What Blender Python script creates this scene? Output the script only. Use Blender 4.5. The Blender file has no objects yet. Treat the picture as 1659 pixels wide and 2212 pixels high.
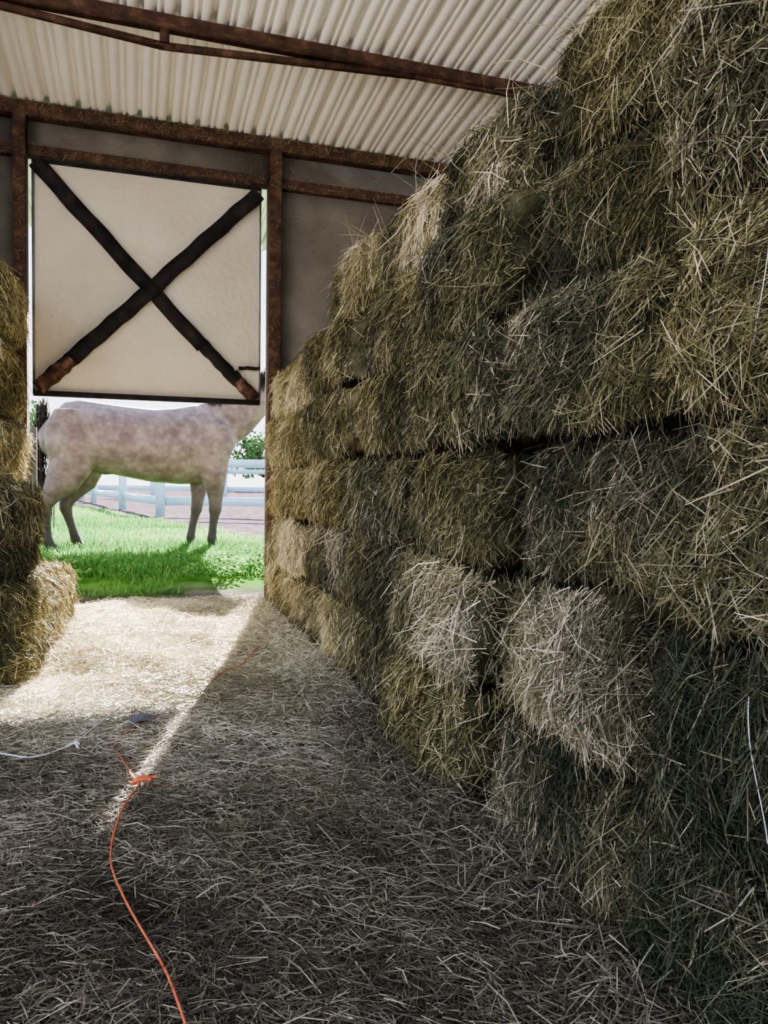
import bpy, math, numpy as np
from mathutils import Vector, noise
rng=np.random.default_rng(7)
S=bpy.context.scene
COL=S.collection
try: S.view_settings.look='AgX - Medium High Contrast'
except Exception as e: print(e)

# ---------------------------------------------------------------- helpers
def new_mat(name):
    m=bpy.data.materials.new(name); m.use_nodes=True
    nt=m.node_tree; b=nt.nodes['Principled BSDF']
    b.inputs['Roughness'].default_value=.8
    b.inputs['Specular IOR Level'].default_value=.2
    return m,nt,b
def ramp(nt,stops):
    r=nt.nodes.new('ShaderNodeValToRGB'); e=r.color_ramp.elements
    while len(e)<len(stops): e.new(.5)
    for i,(p,c) in enumerate(stops):
        e[i].position=p; e[i].color=(*c,1)
    return r
def noise_mat(name,stops,scale=5,detail=6,rough=.8,bump=0,bscale=40,coord='Object',stretch=(1,1,1),metal=0,spec=.2):
    m,nt,b=new_mat(name)
    tc=nt.nodes.new('ShaderNodeTexCoord'); mp=nt.nodes.new('ShaderNodeMapping')
    mp.inputs['Scale'].default_value=stretch
    nt.links.new(tc.outputs[coord],mp.inputs[0])
    n=nt.nodes.new('ShaderNodeTexNoise'); n.inputs['Scale'].default_value=scale; n.inputs['Detail'].default_value=detail
    nt.links.new(mp.outputs[0],n.inputs['Vector'])
    r=ramp(nt,stops); nt.links.new(n.outputs['Fac'],r.inputs[0]); nt.links.new(r.outputs[0],b.inputs['Base Color'])
    b.inputs['Roughness'].default_value=rough; b.inputs['Metallic'].default_value=metal
    b.inputs['Specular IOR Level'].default_value=spec
    if bump:
        n2=nt.nodes.new('ShaderNodeTexNoise'); n2.inputs['Scale'].default_value=bscale; n2.inputs['Detail'].default_value=6
        nt.links.new(mp.outputs[0],n2.inputs['Vector'])
        bp=nt.nodes.new('ShaderNodeBump'); bp.inputs['Strength'].default_value=bump; bp.inputs['Distance'].default_value=.02
        nt.links.new(n2.outputs['Fac'],bp.inputs['Height']); nt.links.new(bp.outputs[0],b.inputs['Normal'])
    return m
def obj(name,me,mats=(),parent=None):
    o=bpy.data.objects.new(name,me); COL.objects.link(o)
    for m in mats: me.materials.append(m)
    if parent: o.parent=parent
    return o
def empty(name,loc=(0,0,0)):
    e=bpy.data.objects.new(name,None); e.empty_display_size=.1; COL.objects.link(e); return e
def quad_mesh(name,V,F,mi=None,attrs=None,smooth=False):
    me=bpy.data.meshes.new(name)
    V=np.asarray(V,dtype=np.float32); F=np.asarray(F,dtype=np.int32)
    me.vertices.add(len(V)); me.vertices.foreach_set('co',V.ravel())
    me.loops.add(F.size); me.loops.foreach_set('vertex_index',F.ravel())
    me.polygons.add(len(F)); me.polygons.foreach_set('loop_start',np.arange(0,F.size,4,dtype=np.int32))
    if mi is not None: me.polygons.foreach_set('material_index',np.asarray(mi,dtype=np.int32))
    if smooth: me.polygons.foreach_set('use_smooth',np.ones(len(F),dtype=bool))
    me.update(calc_edges=True); 
    if attrs:
        for k,a in attrs.items():
            at=me.attributes.new(k,'FLOAT','POINT'); at.data.foreach_set('value',np.asarray(a,dtype=np.float32))
    return me
class Q:
    """accumulates quads"""
    def __init__(s): s.V=[];s.F=[];s.M=[];s.T=[];s.D=[];s.n=0
    def add(s,V,F,mi=0,tint=.5,dry_lit=.5):
        V=np.asarray(V,float).reshape(-1,3);F=np.asarray(F)
        s.V.append(V);s.F.append(F+s.n);s.M.append(np.full(len(F),mi))
        s.T.append(np.broadcast_to(tint,(len(V),)).copy()); s.D.append(np.broadcast_to(dry_lit,(len(V),)).copy()); s.n+=len(V)
    def mesh(s,name,smooth=False,xf=None):
        V=np.concatenate(s.V)
        if xf is not None: V=xf(V)
        return quad_mesh(name,V,np.concatenate(s.F),np.concatenate(s.M),
            {'tint':np.concatenate(s.T),'dry_lit':np.concatenate(s.D)},smooth)
BF=np.array([[0,3,2,1],[4,5,6,7],[0,1,5,4],[1,2,6,5],[2,3,7,6],[3,0,4,7]])
def box_v(x0,x1,y0,y1,z0,z1):
    return np.array([[x0,y0,z0],[x1,y0,z0],[x1,y1,z0],[x0,y1,z0],[x0,y0,z1],[x1,y0,z1],[x1,y1,z1],[x0,y1,z1]],float)
def box(name,b,mat,parent=None,bev=0):
    q=Q(); 
    bs=b if isinstance(b,list) else [b]
    for k in bs: q.add(box_v(*k),BF)
    o=obj(name,q.mesh(name),[mat],parent)
    if bev:
        m=o.modifiers.new('bevel','BEVEL'); m.width=bev; m.segments=2
    return o
_k={}
def vn(P,f,seed,oct=8):
    """cheap smooth vector noise, -1..1"""
    if (seed) not in _k:
        r=np.random.default_rng(seed); _k[seed]=(r.normal(size=(oct,3)),r.uniform(0,6.28,oct))
    k,ph=_k[seed]
    return np.sin(P@(k.T*f)+ph).sum(1)/math.sqrt(oct)/1.2
def norm(v): return v/np.maximum(np.linalg.norm(v,axis=1,keepdims=True),1e-9)
def strands(q,P,D,L,W,tint,dry_lit,bend=.15,mi=0):
    n=len(P); D=norm(D); W=np.broadcast_to(W,(n,)); L=np.broadcast_to(L,(n,))
    side=norm(np.cross(D,rng.normal(size=(n,3))))
    bd=norm(np.cross(D,rng.normal(size=(n,3))))*(rng.normal(size=(n,1))*bend*L[:,None])
    p0=P-D*L[:,None]*.5; p1=P+bd; p2=P+D*L[:,None]*.5
    w=side*W[:,None]*.5
    V=np.stack([p0-w,p0+w,p1-w,p1+w,p2-w*.5,p2+w*.5],1).reshape(-1,3)
    b=np.arange(n)[:,None]*6
    F=np.concatenate([b+np.array([0,1,3,2]),b+np.array([2,3,5,4])])
    q.add(V,F,mi,np.repeat(np.broadcast_to(tint,(n,)),6),np.repeat(np.broadcast_to(dry_lit,(n,)),6))
def tube(name,pts,r,mat,parent=None,cyc=False):
    c=bpy.data.curves.new(name,'CURVE'); c.dimensions='3D'; c.bevel_depth=r; c.bevel_resolution=2
    s=c.splines.new('NURBS'); s.points.add(len(pts)-1)
    for i,p in enumerate(pts): s.points[i].co=(*p,1)
    s.order_u=3; s.use_endpoint_u=True; c.resolution_u=6
    o=bpy.data.objects.new(name,c); COL.objects.link(o); c.materials.append(mat)
    if parent:o.parent=parent
    return o

# ---------------------------------------------------------------- materials
def hay_mat(name,green,gold):
    m,nt,b=new_mat(name)
    at=nt.nodes.new('ShaderNodeAttribute'); at.attribute_name='tint'
    ad=nt.nodes.new('ShaderNodeAttribute'); ad.attribute_name='dry_lit'
    n=nt.nodes.new('ShaderNodeTexNoise'); n.inputs['Scale'].default_value=60
    tc=nt.nodes.new('ShaderNodeTexCoord'); nt.links.new(tc.outputs['Object'],n.inputs['Vector'])
    ma=nt.nodes.new('ShaderNodeMath'); ma.operation='MULTIPLY_ADD'; ma.inputs[1].default_value=.35
    mb=nt.nodes.new('ShaderNodeMath'); mb.operation='SUBTRACT'; mb.inputs[1].default_value=.17
    nt.links.new(n.outputs['Fac'],ma.inputs[0]); nt.links.new(at.outputs['Fac'],ma.inputs[2]); nt.links.new(ma.outputs[0],mb.inputs[0])
    a=ramp(nt,green); g=ramp(nt,gold)
    nt.links.new(mb.outputs[0],a.inputs[0]); nt.links.new(mb.outputs[0],g.inputs[0])
    mx=nt.nodes.new('ShaderNodeMix'); mx.data_type='RGBA'
    nt.links.new(ad.outputs['Fac'],mx.inputs[0]); nt.links.new(a.outputs[0],mx.inputs[6]); nt.links.new(g.outputs[0],mx.inputs[7])
    nt.links.new(mx.outputs[2],b.inputs['Base Color']); b.inputs['Roughness'].default_value=.6
    b.inputs['Specular IOR Level'].default_value=.3
    return m
GREEN=[(0,(.024,.029,.018)),(.45,(.094,.094,.058)),(.75,(.29,.25,.18)),(1,(.74,.63,.51))]
GOLD=[(0,(.052,.050,.020)),(.4,(.29,.25,.115)),(.8,(.64,.54,.33)),(1,(.90,.80,.62))]
M_hay=hay_mat('hay_strands',GREEN,GOLD)
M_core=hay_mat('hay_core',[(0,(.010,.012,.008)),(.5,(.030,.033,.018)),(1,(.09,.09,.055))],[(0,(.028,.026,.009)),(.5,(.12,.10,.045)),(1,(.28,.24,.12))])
M_litter=hay_mat('litter_strands',[(0,(.032,.027,.021)),(.5,(.11,.092,.072)),(1,(.42,.36,.29))],[(0,(.26,.22,.14)),(.5,(.70,.63,.47)),(1,(.95,.91,.79))])
M_twine=noise_mat('twine_white',[(0,(.45,.48,.52)),(1,(.65,.67,.7))],scale=200)
M_steel=noise_mat('rusty_steel',[(.3,(.034,.020,.015)),(.55,(.075,.041,.029)),(.78,(.16,.088,.06))],scale=14,bump=.5,bscale=60)
M_wall=noise_mat('grey_sheet',[(.3,(.12,.105,.088)),(.6,(.18,.16,.135)),(.8,(.245,.22,.185))],scale=3,bump=.15,bscale=12)
M_roof=noise_mat('roof_metal',[(.3,(.80,.76,.72)),(.55,(.88,.86,.84)),(.8,(.93,.92,.91))],scale=2.2,stretch=(3,.5,1),rough=.5,spec=.4)
M_panel=noise_mat('door_cream',[(.3,(.52,.455,.36)),(.6,(.59,.53,.435)),(.85,(.64,.59,.505))],scale=2.5,bump=.45,bscale=25,rough=.6)
M_black=noise_mat('black_board',[(.35,(.010,.009,.010)),(.6,(.025,.02,.02)),(.85,(.08,.045,.034))],scale=9,bump=.4,bscale=50)
M_rot=noise_mat('weathered_board',[(.3,(.02,.014,.012)),(.5,(.08,.04,.03)),(.75,(.30,.18,.14))],scale=16,bump=.8,bscale=60)
M_metal=noise_mat('grey_metal',[(.3,(.10,.11,.12)),(.7,(.22,.23,.25))],scale=8,metal=.2,rough=.5)
M_vinyl=noise_mat('vinyl_sky_shade',[(.3,(.34,.51,.64)),(.7,(.40,.57,.69))],scale=4,rough=.5)  # white fence tinted blue: sky-lit shade put into the colour
M_orange=noise_mat('orange_twine',[(.3,(.45,.10,.05)),(.7,(.65,.17,.09))],scale=60)

# ---------------------------------------------------------------- room shell
WY=5.63; X0=-2.6; X1=3.6
# floor: uneven packed litter base
def grid(x0,x1,y0,y1,nx,ny,zf):
    xs=np.linspace(x0,x1,nx); ys=np.linspace(y0,y1,ny)
    X,Y=np.meshgrid(xs,ys); P=np.stack([X.ravel(),Y.ravel(),np.zeros(X.size)],1); P[:,2]=zf(P)
    i=np.arange(nx-1)[None]+np.arange(ny-1)[:,None]*nx; i=i.ravel()
    return P,np.stack([i,i+1,i+1+nx,i+nx],1)
def floor_z(P):
    p=P*np.array([1,1,0])
    mound=.055*np.exp(-(((P[:,0]+.18)/.26)**2+((P[:,1]-4.05)/.22)**2))+.035*np.exp(-(((P[:,0]-.15)/.22)**2+((P[:,1]-4.35)/.15)**2))
    return .010*vn(p,5,11)+.008*vn(p,14,12)+.004*vn(p,40,13)-.005+mound
P,F=grid(X0,X1,-1.6,WY+.1,180,240,floor_z)
floor_lit=lambda P: np.clip((P[:,1]-2.5)/1.2,0.05,1)  # paler toward the door: sun patch brightness put into the litter colour
q=Q(); q.add(P,F,0,.45,floor_lit(P)); 
# litter strands on the floor
def litter(n,x0,x1,y0,y1,Ls,Ws,zs=.13):
    P=np.stack([rng.uniform(x0,x1,n),rng.uniform(y0,y1,n),np.zeros(n)],1)
    P[:,2]=floor_z(P)+rng.uniform(.001,.022,n)
    a=rng.uniform(0,6.283,n)
    D=np.stack([np.cos(a),np.sin(a),rng.normal(0,zs,n)],1)
    L=rng.gamma(3,Ls/3,n)+.012; W=rng.uniform(.6,1.4,n)*Ws
    t=np.clip(rng.beta(1.8,2.2,n)+.20*vn(P,3,21)+.12*vn(P,9,22),0,1)
    strands(q,P,D,L,W,t,np.clip(floor_lit(P)+.15*vn(P,2.5,23),0,1),.10,1)
litter(60000,-.75,.95,1.0,2.6,.044,.0020)
litter(52000,-1.1,.95,2.6,5.6,.05,.0026,.2)
litter(4000,-.45,.4,3.8,4.5,.06,.003,.5)
litter(9000,-2.5,-.7,.2,5.5,.06,.003)
litter(9000,-1.2,.9,-1.2,1.0,.06,.003)
litter(5500,-.66,.9,5.3,5.95,.05,.0028)
# loose drift along the foot of the stack
n=22000
P=np.stack([.84-np.abs(rng.normal(0,.10,n)),rng.uniform(.3,5.4,n),np.zeros(n)],1)
P[:,2]=rng.uniform(0,1,n)**1.5*np.clip((P[:,0]-.55)/.3,0,1)*.10+.005
D=rng.normal(size=(n,3))*np.array([1,1,.45]); L=rng.gamma(3,.018,n)+.01
strands(q,P,D,L,rng.uniform(.0015,.003,n),rng.beta(2,2.2,n),floor_lit(P)*.8,.12,1)
M_floorbase=hay_mat('litter_base',[(0,(.015,.013,.010)),(.5,(.05,.043,.033)),(1,(.15,.13,.10))],[(0,(.14,.12,.07)),(.5,(.54,.48,.35)),(1,(.78,.71,.56))])
obj('floor',q.mesh('floor'),[M_floorbase,M_litter])

def roof_z(y): return 3.325+.07*(WY-y)
OX0,OX1,OZ=-.67,.912,3.0
box('wall_front',[(X0,OX0,WY,WY+.03,0,3.32),(OX1,X1,WY,WY+.03,0,3.32),(OX0,OX1,WY,WY+.03,OZ,3.32)],M_wall)
def side_wall(name,x0,x1,y0,y1):
    V=box_v(x0,x1,y0,y1,0,1); V[4:,2]=roof_z(V[4:,1])-.006; q=Q(); q.add(V,BF); return obj(name,q.mesh(name),[M_wall])
side_wall('wall_right',X1,X1+.04,-1.6,WY)
# left side: sheeted only beside the door end, the unseen rest is left open to let sky light in
side_wall('wall_left',X0-.04,X0,3.3,WY)
box('trim_5',[(X0-.06,X0+.02,3.24,3.32,0,3.45),(X0-.06,X0+.02,-1.6,-1.52,0,3.8)],M_steel)
# steel framing
t1=box('trim_1',(X0,X1,WY-.10,WY-.002,3.235,3.325),M_steel,bev=.006)       # eave strut
box('trim_2',[(X0,OX0-.075,WY-.06,WY-.002,2.99,3.06),(OX0,OX1,WY-.06,WY-.002,3.0,3.065),(1.0,X1,WY-.06,WY-.002,2.99,3.06)],M_steel,bev=.004)
box('trim_3',(-.745,OX0,WY-.11,WY-.001,0,3.235),M_steel,bev=.005)
box('trim_4',(OX1,1.0,WY-.11,WY-.001,0,3.235),M_steel,bev=.005)
# threshold
box('door_sill',(OX0,OX1,WY-.02,WY+.11,-.02,.008),noise_mat('sill_wood',[(.3,(.3,.24,.16)),(.7,(.5,.43,.32))],scale=10,bump=.3),bev=.005)

# fuzzy hay dust clinging to the steel
q=Q()
def fuzz(n,x0,x1,y,z0,z1,Lm=.03):
    P=np.stack([rng.uniform(x0,x1,n),np.full(n,y)-rng.uniform(0,.012,n),rng.uniform(z0,z1,n)],1)
    strands(q,P,rng.normal(size=(n,3))*np.array([1,.4,1]),rng.gamma(2,Lm/2,n)+.01,rng.uniform(.001,.0022,n),rng.beta(1.6,3,n),np.full(n,.3),.25)
fuzz(2200,X0+1,2.2,WY-.10,3.23,3.33); fuzz(1200,-1.4,2.2,WY-.06,2.985,3.07); fuzz(500,-.745,-.67,WY-.11,0.2,3.2); fuzz(500,.912,1.0,WY-.11,.2,3.2)
fuzz(160,1.0,1.9,WY-.004,2.3,3.2,.08); fuzz(120,-.6,.9,WY-.004,3.05,3.24,.1)
obj('hay_dust',q.mesh('hay_dust'),[M_hay],t1)

# ceiling : ribbed sheet, slopes up away from the door wall and runs on outside as an unseen eave added to cut off the sun
prof=[]
pitch=.192; x=X0-.1+.0
while x<X1+.1:
    prof+= [(x,0),(x+.024,0),(x+.032,.045),(x+.056,.045),(x+.064,0),(x+.112,0),(x+.116,.012),(x+.126,.012),(x+.130,0),(x+.150,0),(x+.154,.012),(x+.164,.012),(x+.168,0)]
    x+=pitch
prof=np.array(prof); n=len(prof)
ys=np.array([-1.7,1.6,4.3,WY,WY+2.15]); V=[]
for y in ys: V.append(np.stack([prof[:,0],np.full(n,y),roof_z(y)+prof[:,1]],1))
V=np.concatenate(V); i=(np.arange(n-1)[None]+np.arange(len(ys)-1)[:,None]*n).ravel()
q=Q(); q.add(V,np.stack([i,i+1,i+1+n,i+n],1))
co=obj('ceiling',q.mesh('ceiling'),[M_roof]); m=co.modifiers.new('th','SOLIDIFY'); m.thickness=.004; m.offset=1
# open-web purlins
def purlin(y):
    e=empty('roof_purlin'); z=roof_z(y)
    box('top_chord',(X0,X1,y-.03,y+.03,z-.075,z-.003),M_steel,e,.006)
    box('lip',(X0,X1,y-.055,y+.03,z-.080,z-.068),M_steel,e)
    pts=[(X0,z-.09),(-.70,z-.105),(.15,z-.165),(1.6,z-.075),(X1,z-.07)]
    for a,b in zip(pts[:-1],pts[1:]):
        q=Q(); V=box_v(0,1,y-.02,y+.02,0,.026); 
        V[:,2]+=np.where(V[:,0]>.5,b[1],a[1])-.013; V[:,0]=np.where(V[:,0]>.5,b[0],a[0]); q.add(V,BF)
        obj('bottom_chord',q.mesh('bottom_chord'),[M_steel],e)
    box('web',(.13,.18,y-.02,y+.02,z-.16,z-.07),M_steel,e)
    box('web',(.105,.205,y-.025,y+.025,z-.173,z-.160),M_steel,e)
purlin(4.44); purlin(2.6); purlin(.8)

# ---------------------------------------------------------------- dutch door
dd=empty('dutch_door')
PX0,PX1,PZ0,PZ1=-.640,.862,1.45,2.985; PY=WY-.02
box('panel',(PX0,PX1,PY,PY+.03,PZ0,PZ1),M_panel,dd,.003)
box('frame_top',(PX0,PX1,PY-.015,PY+.02,PZ1-.018,PZ1+.004),M_black,dd,.002)
box('frame_bottom',(PX0,PX1,PY-.03,PY+.03,PZ0-.012,PZ0+.022),M_black,dd,.003)
box('frame_left',(PX0-.004,PX0+.012,PY-.01,PY+.03,PZ0,PZ1),M_metal,dd)
box('frame_right',(PX1-.008,PX1+.004,PY-.01,PY+.03,PZ0,PZ1),M_metal,dd)
def board(name,a,b,w,y0,y1,mat,jag=0):
    a=np.array(a);b=np.array(b);d=b-a;L=np.linalg.norm(d);d/=L;nn=np.array([-d[1],d[0]])
    n=max(2,int(L/.03)); V=[];F=[]
    for i in range(n+1):
        t=i/n; c=a+d*L*t; ww=w/2*(1+.02*math.sin(t*37)+ (jag*rng.uniform(-1,1) if jag else 0))
        off=.003*math.sin(t*21)
        for s,yy in ((-1,y0),(1,y0),(1,y1),(-1,y1)):
            p=c+nn*(s*ww+off); V.append((p[0],yy,p[1]))
    for i in range(n):
        for k in range(4): F.append((i*4+k,i*4+(k+1)%4,i*4+4+(k+1)%4,i*4+4+k))
    F+=[(0,1,2,3),(n*4+3,n*4+2,n*4+1,n*4)]
    q=Q();q.add(V,F); return obj(name,q.mesh(name),[mat],dd)
board('brace_a_upper',(-.62,2.965),(.455,1.83),.098,PY-.035,PY,M_black)
board('brace_a_lower',(.44,1.86),(.70,1.60),.085,PY-.030,PY,M_black,.06)
board('brace_a_end',(.66,1.645),(.835,1.475),.092,PY-.028,PY,M_rot,.14)
board('brace_b_upper',(.84,2.93),(.13,2.215),.100,PY-.062,PY-.034,M_black)
board('brace_b_mid',(.17,2.25),(-.40,1.69),.100,PY-.058,PY-.030,M_black)
board('brace_b_end',(-.36,1.73),(-.61,1.485),.098,PY-.050,PY-.005,M_rot,.1)
board('latch_bar',(.71,1.695),(.86,1.70),.022,PY-.03,PY,M_black)
# lower leaf swung open outward, seen edge-on
q=Q(); V=box_v(0,1.35,-.02,.02,.06,1.22); a=math.radians(97)
R=np.array([[math.cos(a),-math.sin(a)],[math.sin(a),math.cos(a)]]); V[:,:2]=V[:,:2]@R.T+np.array([-.655,WY+.05]); q.add(V,BF)
obj('lower_leaf',q.mesh('lower_leaf'),[M_panel],dd)
box('leaf_edge',(-.668,-.628,WY+.035,WY+.07,.05,1.23),M_metal,dd,.004)

# ---------------------------------------------------------------- hay bales
def bale(lo,hi,faces,count,dry_lit,swirl,seed,wmul=1,twine=False,vert=.8,flake=.085,tone=0,rot=True,lean=0,pw=7.,gd=.03,longs=.05,lump=.016):
    """lo,hi box corners; faces: dict axis/sign -> weight"""
    lo=np.array(lo,float);hi=np.array(hi,float);c0=(lo+hi)/2;h=(hi-lo)/2
    off=rng.uniform(-50,50,3)
    def surf(c):
        r=(np.abs(c)**pw).sum(1)**(1/pw); p=c/r[:,None]
        P=p*h
        PP=P+off
        outw=norm(p**5)
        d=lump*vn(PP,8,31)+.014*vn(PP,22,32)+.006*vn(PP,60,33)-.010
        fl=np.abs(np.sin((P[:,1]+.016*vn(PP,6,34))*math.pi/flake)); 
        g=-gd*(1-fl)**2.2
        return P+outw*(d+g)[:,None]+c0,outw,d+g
    q=Q()
    n=34
    g=np.linspace(-1,1,n); A,B=np.meshgrid(g,g); A=A.ravel();B=B.ravel()
    i=(np.arange(n-1)[None]+np.arange(n-1)[:,None]*n).ravel(); F=np.stack([i,i+1,i+1+n,i+n],1)
    for ax in range(3):
        for s in (-1,1):
            c=np.zeros((n*n,3)); c[:,ax]=s; c[:,(ax+1)%3]=A; c[:,(ax+2)%3]=B
            Pv,_,d=surf(c); f=F if s>0 else F[:,::-1]
            q.add(Pv,f,0,np.clip(.5+d*9+tone,0,1),dry_lit)
    mean=rng.normal(0,.2)
    for (ax,s),wt in faces.items():
        m=int(count*wt)
        if m<1: continue
        c=rng.uniform(-1,1,(m,3)); c[:,ax]=s
        Pv,N,d=surf(c)
        Pw=Pv+off
        cc=np.abs(c.copy()); cc[:,ax]=0; edge=1-cc.max(1)      # 0 at seam
        up=np.array([0,0,1.]) if ax!=2 else np.array([1.,0,0])
        T1=norm(np.cross(N,up)); T2=norm(np.cross(T1,N))
        ang=mean+swirl*1.3*vn(Pw,8,41)+swirl*1.0*vn(Pw,22,42)+rng.normal(0,.35+.6*swirl,m)
        rnd=rng.random(m)<(1-vert); ang=np.where(rnd,rng.uniform(-3.14,3.14,m),ang)
        lift=np.abs(rng.normal(0,.22,m))+np.where(rng.random(m)<.10,.5,0)
        D=T1*np.sin(ang)[:,None]-T2*np.cos(ang)[:,None]+N*lift[:,None]
        fine=rng.random(m)<.58; lng=rng.random(m)<longs
        L=np.where(fine,rng.uniform(.010,.026,m),rng.gamma(3.0,.017,m)+.015)
        L=np.where(lng,rng.uniform(.06,.13,m),L)
        L*=np.clip(.45+edge*4,.45,1)
        W=np.where(fine,.0018,rng.uniform(.0011,.0027,m))*wmul
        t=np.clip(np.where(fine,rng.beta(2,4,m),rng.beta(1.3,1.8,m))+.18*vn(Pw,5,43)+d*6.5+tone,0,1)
        dr=np.clip(dry_lit+.34*vn(Pw,4,44)+.18*vn(Pw,15,45),0,1)
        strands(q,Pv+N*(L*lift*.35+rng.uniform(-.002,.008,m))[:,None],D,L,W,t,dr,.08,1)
    if twine:
        for fy in ((-.42,.30) if twine==2 else (.1,)):
            yy=c0[1]+h[1]*fy+rng.uniform(-.03,.03)
            zz=np.linspace(hi[2]-.05,lo[2]+.09,14); k=len(zz)
            xx=lo[0]-.008-.008*np.sin(np.linspace(0,math.pi,k)); yv=yy+.018*np.sin(np.linspace(0,3,k)+seed)
            V=[];r=.0011
            for j in range(k):
                for aa in range(4): V.append((xx[j]+r*math.cos(aa*1.5708),yv[j]+r*math.sin(aa*1.5708),zz[j]))
            FF=[(j*4+a,j*4+(a+1)%4,j*4+4+(a+1)%4,j*4+4+a) for j in range(k-1) for a in range(4)]
            q.add(V,FF,2)
    rz,ry,rx=(rng.normal(0,.025),rng.normal(0,.025),rng.normal(0,.012)) if rot else (0,0,0)
    ry+=lean
    cz,sz=math.cos(rz),math.sin(rz);cy,sy=math.cos(ry),math.sin(ry);cx,sx=math.cos(rx),math.sin(rx)
    R=np.array([[cz,-sz,0],[sz,cz,0],[0,0,1]])@np.array([[cy,0,sy],[0,1,0],[-sy,0,cy]])@np.array([[1,0,0],[0,cx,-sx],[0,sx,cx]])
    piv=np.array([lo[0]+.15,c0[1],c0[2]])
    me=q.mesh('hay_bale',xf=lambda V:(V-piv)@R.T+piv)
    return obj('hay_bale',me,[M_core,M_hay,M_twine])

cols=[(-.30,.46),(.46,1.16),(1.16,1.84),(1.84,2.54),(2.54,3.34),(3.34,4.25),(4.25,5.42)]
xb  =[.87,.825,.920,.870,.905,.890,.885]
RH=.335
topb=None
for ci,(ya,yb_) in enumerate(cols):
    for r in range(6):
        if ci==6 and r==5: continue
        top=(r==5)
        xo=xb[ci]+(.12 if top else 0)+(.03 if r==4 else 0)+rng.uniform(-.035,.035)-(.04 if r==0 else 0)
        if ci>=5: xo=xb[ci]+(.12 if top else 0)+rng.uniform(-.015,.015)
        jy=rng.uniform(-.045,.045) if ci<6 else 0
        k=.975 if ci==6 else 1.0
        zt=(r+1)*RH*k-.003+(rng.uniform(-.01,.03) if top else 0); zb=r*RH*k+.003
        cnt={0:2500,1:22000,2:19000,3:14500,4:11500,5:9500,6:10500}[ci]
        dry_lit={0:.05,1:.08,2:.14,3:.24,4:.36,5:.50,6:.85}[ci]+rng.uniform(-.08,.10)  # golder by the door: bounce light put into the hay colour
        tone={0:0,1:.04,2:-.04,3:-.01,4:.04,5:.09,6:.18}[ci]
        f={(0,-1):1.0,(1,1):.14,(1,-1):.14}
        if (ci<6 and r==5) or (ci==6 and r==4): f[(2,1)]=.5
        if ci==6: f[(1,-1)]=.2; f[(1,1)]=.2
        if top: f[(1,1)]=.5 if ci==5 else .25; f[(1,-1)]=.25
        topb=bale((xo,ya+.014+jy,zb),(xo+1.02,yb_-.014+jy,zt),f,cnt,max(0,dry_lit),.7 if ci<=1 else(.45 if ci<=3 else .2),ci*7+r,
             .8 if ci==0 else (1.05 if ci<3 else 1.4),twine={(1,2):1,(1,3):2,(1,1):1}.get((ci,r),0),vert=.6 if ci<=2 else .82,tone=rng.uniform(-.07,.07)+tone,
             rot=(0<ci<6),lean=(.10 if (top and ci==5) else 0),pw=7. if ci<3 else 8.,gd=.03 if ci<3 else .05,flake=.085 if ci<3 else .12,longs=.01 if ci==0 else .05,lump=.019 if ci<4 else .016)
# left side stacks
lf={(0,1):1.0,(1,-1):1.0,(2,1):.7}
bale((-1.46,3.46,0),(-.405,4.32,.44),lf,10000,.5,.35,90,1.4,rot=False)
bale((-1.50,3.50,.43),(-.432,4.10,.885),lf,10000,.4,.35,91,1.4,rot=False)
bale((-2.54,3.50,0),(-1.49,4.46,.44),lf,2500,.4,.3,92,1.4,rot=False)
bale((-1.45,4.34,0),(-.37,5.35,.37),lf,8000,.95,.3,99,1.4,rot=False,tone=.1)
for r in range(4):
    bale((-1.70,4.50,.37+r*.43),(-.655+rng.uniform(-.015,.015),5.45,.37+(r+1)*.43+.005),lf,7500,.80,.25,93+r,1.4,rot=False,tone=.10)

# stray long stems sticking out of the stack top
q=Q(); n=140
P=np.stack([rng.uniform(.93,1.2,n),rng.uniform(1.2,3.9,n),rng.uniform(1.9,2.06,n)],1)
D=np.stack([rng.normal(-.35,.4,n),rng.normal(.1,.6,n),rng.uniform(.2,1,n)],1)
strands(q,P,D,rng.uniform(.1,.28,n),rng.uniform(.0015,.0028,n),rng.uniform(.4,.9,n),np.full(n,.3),.12)
obj('loose_stems',q.mesh('loose_stems'),[M_hay],topb)

# ---------------------------------------------------------------- cords on the floor
oc=[(.09,1.15),(.0625,1.337),(.042,1.431),(-.011,1.61),(-.047,1.765),(-.055,1.87),(-.048,1.983),(-.027,2.137),(.016,2.278),(-.03,2.45),(-.07,2.69),(-.02,2.82),(.074,2.90)]
rope=empty('orange_twine')
tube('strand',[(x,y,.026+.004*math.sin(i*2.1)) for i,(x,y) in enumerate(oc[:9])],.0026,M_orange,rope)
tube('strand_thin',[(x,y,.020+.004*math.sin(i*2.1)) for i,(x,y) in enumerate(oc[8:])],.0016,M_orange,rope)
tube('knot',[(-.01,2.262,.032),(.03,2.272,.042),(.05,2.258,.036),(.02,2.285,.044),(-.005,2.27,.036),(.06,2.275,.040)],.0055,M_orange,rope)
tube('loose_end',[(.016,2.278,.03),(-.02,2.33,.034),(-.012,2.38,.03)],.002,M_orange,rope)
tube('orange_twine',[(.33,3.38,.026),(.388,3.53,.028),(.48,3.60,.025),(.56,3.85,.028),(.70,4.12,.034),(.735,4.2,.038),(.72,4.26,.034)],.0022,M_orange)
wr=empty('white_cord')
tube('strand',[(-.60,2.80,.034),(-.50,2.68,.034),(-.382,2.61,.035),(-.296,2.54,.034),(-.187,2.638,.036),(-.13,2.82,.035),(-.055,3.02,.034)],.0026,M_twine,wr)
tube('knot',[(-.21,2.62,.036),(-.18,2.64,.046),(-.165,2.615,.04),(-.19,2.65,.05),(-.17,2.60,.035)],.004,M_twine,wr)
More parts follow.
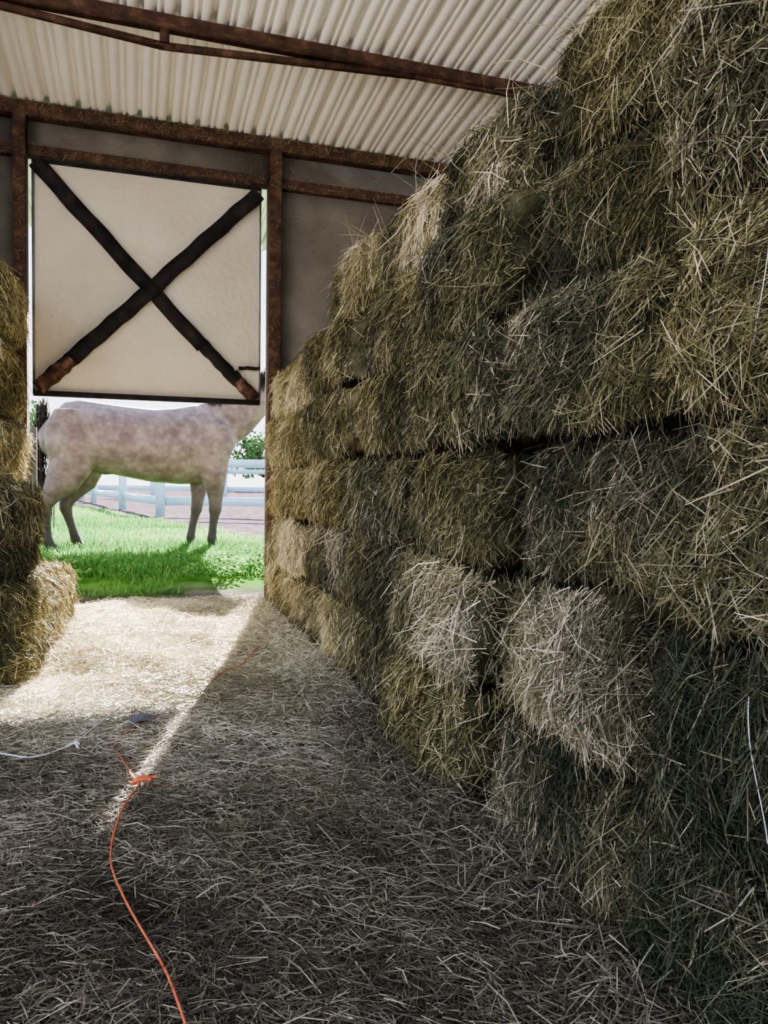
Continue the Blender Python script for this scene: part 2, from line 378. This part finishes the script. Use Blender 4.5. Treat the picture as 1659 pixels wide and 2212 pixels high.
P,F=grid(-.02,.08,2.84,2.93,8,8,lambda P:.026+.006*np.sin(P[:,0]*60)+.004*np.sin(P[:,1]*80))
q=Q();q.add(P,F);obj('paper_scrap',q.mesh('paper_scrap'),[noise_mat('scrap',[(.3,(.08,.08,.10)),(.7,(.15,.15,.18))],scale=20)])

# ---------------------------------------------------------------- outside ground, grass
def gz(P):
    t=np.clip((P[:,1]-5.75)/1.3,0,1); return -.02+.12*t*t*(3-2*t)-.05*np.clip((P[:,1]-10)/6,0,1)+.012*vn(P*np.array([1,1,0]),2,51)
def yb(x): return np.maximum(np.where(x<-1.2,23-2*(x+1.2),23-12.4*(x+1.2)/2.8),9.9)
P,F=grid(-14,16,WY+.04,60,180,260,gz)
gm=np.clip((yb(P[:,0])-P[:,1])*1.2+.5*vn(P,2.5,52),0,1)*np.clip((P[:,1]-6.0)*3+.5*vn(P,6,53),0,1)
q=Q();q.add(P,F,0,gm,0)
for b_ in ((-20,X0-.05,-14,WY+.04),(X1+.05,16,-14,WY+.04),(X0-.05,X1+.05,-14,-1.6)):
    P,F=grid(*b_,12,12,lambda P:-.03+0*P[:,0]); q.add(P,F,1,0,0)
m,nt,b=new_mat('yard_ground'); b.inputs['Specular IOR Level'].default_value=0; b.inputs['Roughness'].default_value=1
at=nt.nodes.new('ShaderNodeAttribute'); at.attribute_name='tint'
n1=nt.nodes.new('ShaderNodeTexNoise'); n1.inputs['Scale'].default_value=5; n1.inputs['Detail'].default_value=9
tc=nt.nodes.new('ShaderNodeTexCoord'); nt.links.new(tc.outputs['Object'],n1.inputs['Vector'])
ra=ramp(nt,[(.38,(.062,.048,.054)),(.62,(.120,.096,.104))]); rb=ramp(nt,[(.3,(.03,.08,.015)),(.7,(.08,.18,.04))])
nt.links.new(n1.outputs['Fac'],ra.inputs[0]);nt.links.new(n1.outputs['Fac'],rb.inputs[0])
mx=nt.nodes.new('ShaderNodeMix');mx.data_type='RGBA';nt.links.new(at.outputs['Fac'],mx.inputs[0]);nt.links.new(ra.outputs[0],mx.inputs[6]);nt.links.new(rb.outputs[0],mx.inputs[7])
nt.links.new(mx.outputs[2],b.inputs['Base Color'])
M_bounce=noise_mat('bounce_ground',[(.3,(.42,.37,.31)),(.7,(.57,.51,.44))],scale=6,spec=0)  # unseen pale ground added around the barn to bounce sun onto the roof
gnd=obj('ground',q.mesh('ground'),[m,M_bounce])
M_grass,nt,b=new_mat('grass_blades')
at=nt.nodes.new('ShaderNodeAttribute'); at.attribute_name='tint'
rg=ramp(nt,[(0,(.034,.10,.025)),(.5,(.085,.22,.055)),(1,(.21,.36,.12))]); nt.links.new(at.outputs['Fac'],rg.inputs[0]); nt.links.new(rg.outputs[0],b.inputs['Base Color'])
tr=nt.nodes.new('ShaderNodeBsdfTranslucent'); nt.links.new(rg.outputs[0],tr.inputs[0]); ms=nt.nodes.new('ShaderNodeMixShader'); ms.inputs[0].default_value=.45
nt.links.new(b.outputs[0],ms.inputs[1]);nt.links.new(tr.outputs[0],ms.inputs[2]);nt.links.new(ms.outputs[0],nt.nodes['Material Output'].inputs[0])
q=Q(); n=90000
y=6.1+17*rng.random(n)**1.5; x=rng.uniform(-.18,.26,n)*y+rng.normal(0,.3,n)
P=np.stack([x,y,np.zeros(n)],1); keep=(y<yb(x)-rng.random(n)*.8)&((y-6.3)*1.5+.6*vn(P,5,53)>rng.random(n)*.8)&(vn(P,1.7,57)+1.1>rng.random(n)*.9); P=P[keep]; n=len(P)
P[:,2]=gz(P); L=(rng.uniform(.04,.105,n)+.025*vn(P,2.2,55))*np.clip(.5+(P[:,1]-6)*.5,.5,1.15); L=np.clip(L,.03,.2)
D=np.stack([rng.normal(0,.4,n),rng.normal(0,.4,n),np.ones(n)],1); D=norm(D)
strands(q,P+D*(L*.5)[:,None],D,L,rng.uniform(.006,.011,n),np.clip(rng.beta(2,2,n)+.3*vn(P,1.5,56),0,1),0,.18)
# broad-leaf weeds near the door
for cx,cy,cnt in [(rng.uniform(.45,1.3),rng.uniform(6.3,7.6),34) for _ in range(26)]+[(rng.uniform(-.65,-.25),rng.uniform(6.3,7.2),28) for _ in range(9)]:
    n=cnt; c=np.array([[cx,cy,0.]]); z=gz(c)[0]
    a=rng.uniform(0,6.283,n); rr=rng.uniform(.0,.10,n)
    P=np.stack([cx+rr*np.cos(a),cy+rr*np.sin(a),z+rng.uniform(.02,.13,n)],1)
    D=np.stack([np.cos(a),np.sin(a),rng.uniform(-.1,.6,n)],1)
    strands(q,P,D,rng.uniform(.025,.045,n),rng.uniform(.014,.024,n),rng.uniform(.3,.9,n),0,.2)
obj('grass',q.mesh('grass'),[M_grass],gnd)

# ---------------------------------------------------------------- fences
def fence(pts,rails,pw=.2,ph=1.32,gap=2.4,rh=.095):
    e=empty('vinyl_fence'); q=Q()
    pts=[np.array(p,float) for p in pts]
    for k,(a,b) in enumerate(zip(pts[:-1],pts[1:])):
        d=b-a;L=np.linalg.norm(d);d/=L;nn=np.array([-d[1],d[0]])
        for z in rails:
            V=[]
            for (p,) in ((a,),(b,)):
                for s,zz in((-1,z-rh),(1,z-rh),(1,z+rh),(-1,z+rh)): V.append((*(p+nn*s*.03),zz))
            V=np.array(V); q.add(V,[(0,1,2,3),(7,6,5,4)]+[(i,i+4,(i+1)%4+4,(i+1)%4) for i in range(4)])
        m=max(1,round(L/gap))
        for i in range(m+(k==len(pts)-2)):
            p=a+d*L*i/m
            q.add(box_v(p[0]-pw/2,p[0]+pw/2,p[1]-pw/2,p[1]+pw/2,-.05,ph),BF)
            q.add(np.array([(p[0]-pw*.6,p[1]-pw*.6,ph),(p[0]+pw*.6,p[1]-pw*.6,ph),(p[0]+pw*.6,p[1]+pw*.6,ph),(p[0]-pw*.6,p[1]+pw*.6,ph),
                            (p[0]-.01,p[1]-.01,ph+.06),(p[0]+.01,p[1]-.01,ph+.06),(p[0]+.01,p[1]+.01,ph+.06),(p[0]-.01,p[1]+.01,ph+.06)]),BF)
    obj('fence_posts_rails',q.mesh('fence'),[M_vinyl],e)
fence([(-4.2,45),(-1.3,27.6),(-.3,21.8),(.54,17.7),(3.4,16.6),(6.5,15.2),(12,13.5)],[.40,1.24],gap=6)
fence([(-2,33),(3.4,31),(12,28)],[.5,1.2],gap=3)
# ---------------------------------------------------------------- trees in the distance
M_leaf=noise_mat('foliage',[(.3,(.05,.10,.035)),(.6,(.10,.18,.065)),(.85,(.20,.29,.12))],scale=3)
M_bark=noise_mat('bark',[(.3,(.08,.06,.05)),(.7,(.18,.14,.11))],scale=12)
def tree(x,y,h,r):
    e=empty('shade_tree'); q=Q()
    tube('trunk',[(x,y,-.1),(x+.1,y,h*.3),(x-.05,y,h*.6)],r*.09,M_bark,e)
    n=2600; c=rng.normal(size=(n,3)); c=norm(c)*rng.uniform(.55,1,(n,1))
    P=c*np.array([r,r,h*.38])+np.array([x,y,h*.62])
    P+=.25*r*np.stack([vn(P,2/r*2,61),vn(P,4/r,62),vn(P,4/r,63)],1)
    strands(q,P,rng.normal(size=(n,3)),rng.uniform(.15,.35,n),rng.uniform(.1,.22,n),.5,0,.1)
    obj('crown',q.mesh('crown'),[M_leaf],e)
for x,y,h,r in [(-7.4,54,5.5,2.6),(9.2,56,4.2,2.4),(16,56,5,3)]: tree(x,y,h,r)

# ---------------------------------------------------------------- horse
horse=empty('horse'); HY=9.0
hv=[];hf=[]
def loft(sec,y,ns=20,k_=1.0):
    """sec: list of (x,z,r_in_plane,r_side)"""
    C=[Vector((s[0],0,s[1])) for s in sec]; base=len(hv); Yv=Vector((0,1,0))
    for i,s in enumerate(sec):
        a=C[max(0,i-1)];b=C[min(len(C)-1,i+1)]; T=(b-a).normalized(); N=T.cross(Yv)
        kk=k_ if s[1]<1.0 else 1.0
        for k in range(ns):
            th=2*math.pi*k/ns
            p=C[i]+N*(s[2]*kk*math.cos(th))+Yv*(s[3]*kk*math.sin(th)+y); hv.append(tuple(p))
    for i in range(len(sec)-1):
        for k in range(ns): hf.append((base+i*ns+k,base+i*ns+(k+1)%ns,base+(i+1)*ns+(k+1)%ns,base+(i+1)*ns+k))
    hf.append(tuple(base+k for k in range(ns))[::-1]); hf.append(tuple(base+(len(sec)-1)*ns+k for k in range(ns)))
loft([(-.94,1.44,.10,.08),(-.88,1.40,.24,.19),(-.76,1.37,.345,.26),(-.58,1.36,.385,.295),(-.36,1.345,.375,.31),(-.1,1.305,.390,.335),(.2,1.265,.410,.345),(.48,1.265,.435,.325),(.70,1.295,.45,.28),(.88,1.32,.40,.24),(1.0,1.31,.31,.20),(1.08,1.29,.18,.13),(1.10,1.28,.08,.07)],HY)
loft([(.66,1.42,.30,.18),(.90,1.50,.30,.165),(1.12,1.62,.25,.135),(1.33,1.80,.195,.105),(1.50,1.97,.155,.09),(1.62,2.07,.125,.08)],HY)
loft([(1.55,2.08,.07,.06),(1.62,2.05,.115,.085),(1.74,1.94,.135,.09),(1.85,1.81,.105,.07),(1.96,1.67,.078,.056),(2.04,1.57,.072,.055),(2.08,1.51,.05,.042)],HY)
for s in(-1,1): loft([(1.60,2.12,.035,.03),(1.60,2.19,.032,.02),(1.61,2.25,.018,.012),(1.615,2.28,.006,.005)],HY+s*.055,10)
# hind legs
loft([(-.62,1.42,.24,.12),(-.64,1.18,.26,.14),(-.655,1.00,.22,.125),(-.73,.86,.145,.085),(-.83,.72,.088,.058),(-.895,.62,.066,.05),(-.905,.56,.060,.048),(-.895,.47,.043,.038),(-.885,.34,.037,.034),(-.88,.25,.042,.038),(-.872,.21,.048,.043),(-.845,.165,.040,.040),(-.825,.135,.052,.050),(-.81,.085,.060,.056)],HY-.17,20,1.25)
loft([(-.55,1.42,.22,.12),(-.53,1.18,.24,.14),(-.52,1.00,.20,.125),(-.57,.86,.135,.085),(-.66,.72,.082,.058),(-.72,.62,.064,.05),(-.725,.56,.058,.048),(-.70,.47,.042,.038),(-.66,.34,.036,.034),(-.635,.25,.041,.038),(-.625,.21,.047,.043),(-.60,.165,.040,.040),(-.58,.135,.052,.050),(-.57,.085,.060,.056)],HY+.17,20,1.25)
# fore legs
loft([(.86,1.30,.20,.09),(.84,1.10,.18,.11),(.85,.94,.115,.085),(.865,.80,.085,.066),(.87,.68,.064,.052),(.87,.60,.056,.050),(.868,.55,.058,.050),(.86,.49,.044,.040),(.845,.38,.036,.034),(.835,.27,.038,.036),(.832,.22,.046,.042),(.845,.17,.039,.038),(.855,.135,.050,.048),(.865,.085,.060,.054)],HY-.15,20,1.3)
loft([(.78,1.25,.18,.09),(.74,1.05,.15,.10),(.72,.92,.10,.080),(.71,.80,.078,.062),(.70,.68,.060,.050),(.69,.60,.053,.048),(.685,.55,.055,.048),(.67,.49,.042,.038),(.645,.38,.035,.033),(.625,.27,.037,.035),(.618,.22,.044,.041),(.625,.17,.038,.037),(.635,.135,.048,.046),(.645,.085,.058,.052)],HY+.15,20,1.3)
# shoulder and haunch muscle, sheath / flank fold
loft([(.92,1.52,.12,.05),(.88,1.36,.20,.085),(.84,1.18,.19,.085),(.83,1.02,.12,.06)],HY-.20)
loft([(-.66,1.62,.14,.06),(-.66,1.45,.24,.09),(-.64,1.25,.26,.10),(-.60,1.08,.20,.08)],HY-.22)
loft([(-.42,1.12,.08,.07),(-.36,1.03,.080,.06),(-.30,.975,.058,.05),(-.24,.965,.035,.03)],HY-.02,14)
me=bpy.data.meshes.new('body'); me.from_pydata(hv,[],hf); me.update()
m,nt,b=new_mat('roan_coat'); M_coat=m
tc=nt.nodes.new('ShaderNodeTexCoord'); 
n1=nt.nodes.new('ShaderNodeTexNoise'); n1.inputs['Scale'].default_value=6; n1.inputs['Detail'].default_value=9; n1.inputs['Roughness'].default_value=.62; nt.links.new(tc.outputs['Object'],n1.inputs['Vector'])
vo=nt.nodes.new('ShaderNodeTexVoronoi'); vo.feature='SMOOTH_F1'; vo.inputs['Scale'].default_value=17; nt.links.new(tc.outputs['Object'],vo.inputs['Vector'])
dm=nt.nodes.new('ShaderNodeMath'); dm.operation='MULTIPLY_ADD'; dm.inputs[1].default_value=-.26; nt.links.new(vo.outputs['Distance'],dm.inputs[0])
d2=nt.nodes.new('ShaderNodeMath'); d2.operation='ADD'; d2.inputs[1].default_value=.12; nt.links.new(n1.outputs['Fac'],d2.inputs[0]); nt.links.new(d2.outputs[0],dm.inputs[2])
r1=ramp(nt,[(.33,(.110,.073,.082)),(.5,(.170,.120,.130)),(.67,(.245,.185,.195))]); nt.links.new(dm.outputs[0],r1.inputs[0])
sx=nt.nodes.new('ShaderNodeSeparateXYZ'); nt.links.new(tc.outputs['Object'],sx.inputs[0])
mr=nt.nodes.new('ShaderNodeMapRange'); mr.inputs[1].default_value=.45; mr.inputs[2].default_value=1.0; nt.links.new(sx.outputs[2],mr.inputs[0])
r2=ramp(nt,[(.35,(.024,.019,.023)),(.7,(.065,.050,.056))]); nt.links.new(n1.outputs['Fac'],r2.inputs[0])
mx=nt.nodes.new('ShaderNodeMix');mx.data_type='RGBA';nt.links.new(mr.outputs[0],mx.inputs[0]);nt.links.new(r2.outputs[0],mx.inputs[6]);nt.links.new(r1.outputs[0],mx.inputs[7])
nt.links.new(mx.outputs[2],b.inputs['Base Color']); b.inputs['Roughness'].default_value=.5; b.inputs['Specular IOR Level'].default_value=.35
hb=obj('body',me,[M_coat],horse)
rm=hb.modifiers.new('remesh','REMESH'); rm.mode='VOXEL'; rm.voxel_size=.014; rm.use_smooth_shade=True
sm=hb.modifiers.new('smooth','SMOOTH'); sm.iterations=9; sm.factor=.6
M_dark=noise_mat('horse_hair_dark',[(.3,(.02,.016,.018)),(.7,(.07,.055,.055))],scale=20)
# tail and mane hair
q=Q(); n=1400
t=rng.random(n); bx=-.93-.05*np.sin(t*3); zz=1.60-t*1.15
P=np.stack([bx+rng.normal(0,1,n)*(.022+.03*t),HY+rng.normal(0,1,n)*(.022+.03*t),zz],1)
strands(q,P,np.stack([rng.normal(-.02,.06,n),rng.normal(0,.06,n),-np.ones(n)],1),rng.uniform(.15,.32,n),np.full(n,.007),.3,0,.06)
n=900; t=rng.random(n); P=np.stack([.80+t*.78,HY+rng.normal(0,.02,n)-.06,1.80+t*.36-.10*rng.random(n)],1)
strands(q,P,np.stack([rng.normal(-.2,.2,n),rng.normal(-.25,.1,n),-np.ones(n)],1),rng.uniform(.12,.22,n),np.full(n,.008),.3,0,.08)
obj('tail_and_mane',q.mesh('tail'),[M_dark],horse)
for s in(-1,1):
    bpy.ops.mesh.primitive_uv_sphere_add(segments=16,ring_count=10,radius=.022,location=(1.745,HY+s*.082,1.97)); o=bpy.context.object; o.name='eye'; o.data.materials.append(M_dark); o.parent=horse

# ---------------------------------------------------------------- light
w=bpy.data.worlds.new('sky'); S.world=w; w.use_nodes=True; nt=w.node_tree; bg=nt.nodes['Background']
tc=nt.nodes.new('ShaderNodeTexCoord'); sx=nt.nodes.new('ShaderNodeSeparateXYZ'); nt.links.new(tc.outputs['Generated'],sx.inputs[0])
r=ramp(nt,[(0,(.95,.97,1)),(.25,(.80,.89,1)),(1,(.55,.72,1))]); nt.links.new(sx.outputs[2],r.inputs[0]); nt.links.new(r.outputs[0],bg.inputs[0]); bg.inputs[1].default_value=3.2
l=bpy.data.lights.new('sun','SUN'); l.energy=72; l.angle=math.radians(.4); l.color=(1,.94,.86)
so=bpy.data.objects.new('sun',l); COL.objects.link(so); so.location=(3,14,9)
so.rotation_euler=Vector((-.27,-1,-.555)).to_track_quat('-Z','Y').to_euler()

# ---------------------------------------------------------------- camera
cam=bpy.data.cameras.new('camera'); co=bpy.data.objects.new('camera',cam); COL.objects.link(co)
cam.sensor_fit='VERTICAL'; cam.sensor_height=36; cam.lens=36*1660/2212; cam.clip_start=.02; cam.clip_end=300
yaw=math.radians(18); pit=math.radians(-2.3)
fwd=Vector((math.sin(yaw)*math.cos(pit),math.cos(yaw)*math.cos(pit),math.sin(pit)))
qt=fwd.to_track_quat('-Z','Y'); 
from mathutils import Quaternion
qt=qt@Quaternion((0,0,1),math.radians(.75))
co.rotation_euler=qt.to_euler(); co.location=(0,0,.9)
S.camera=co
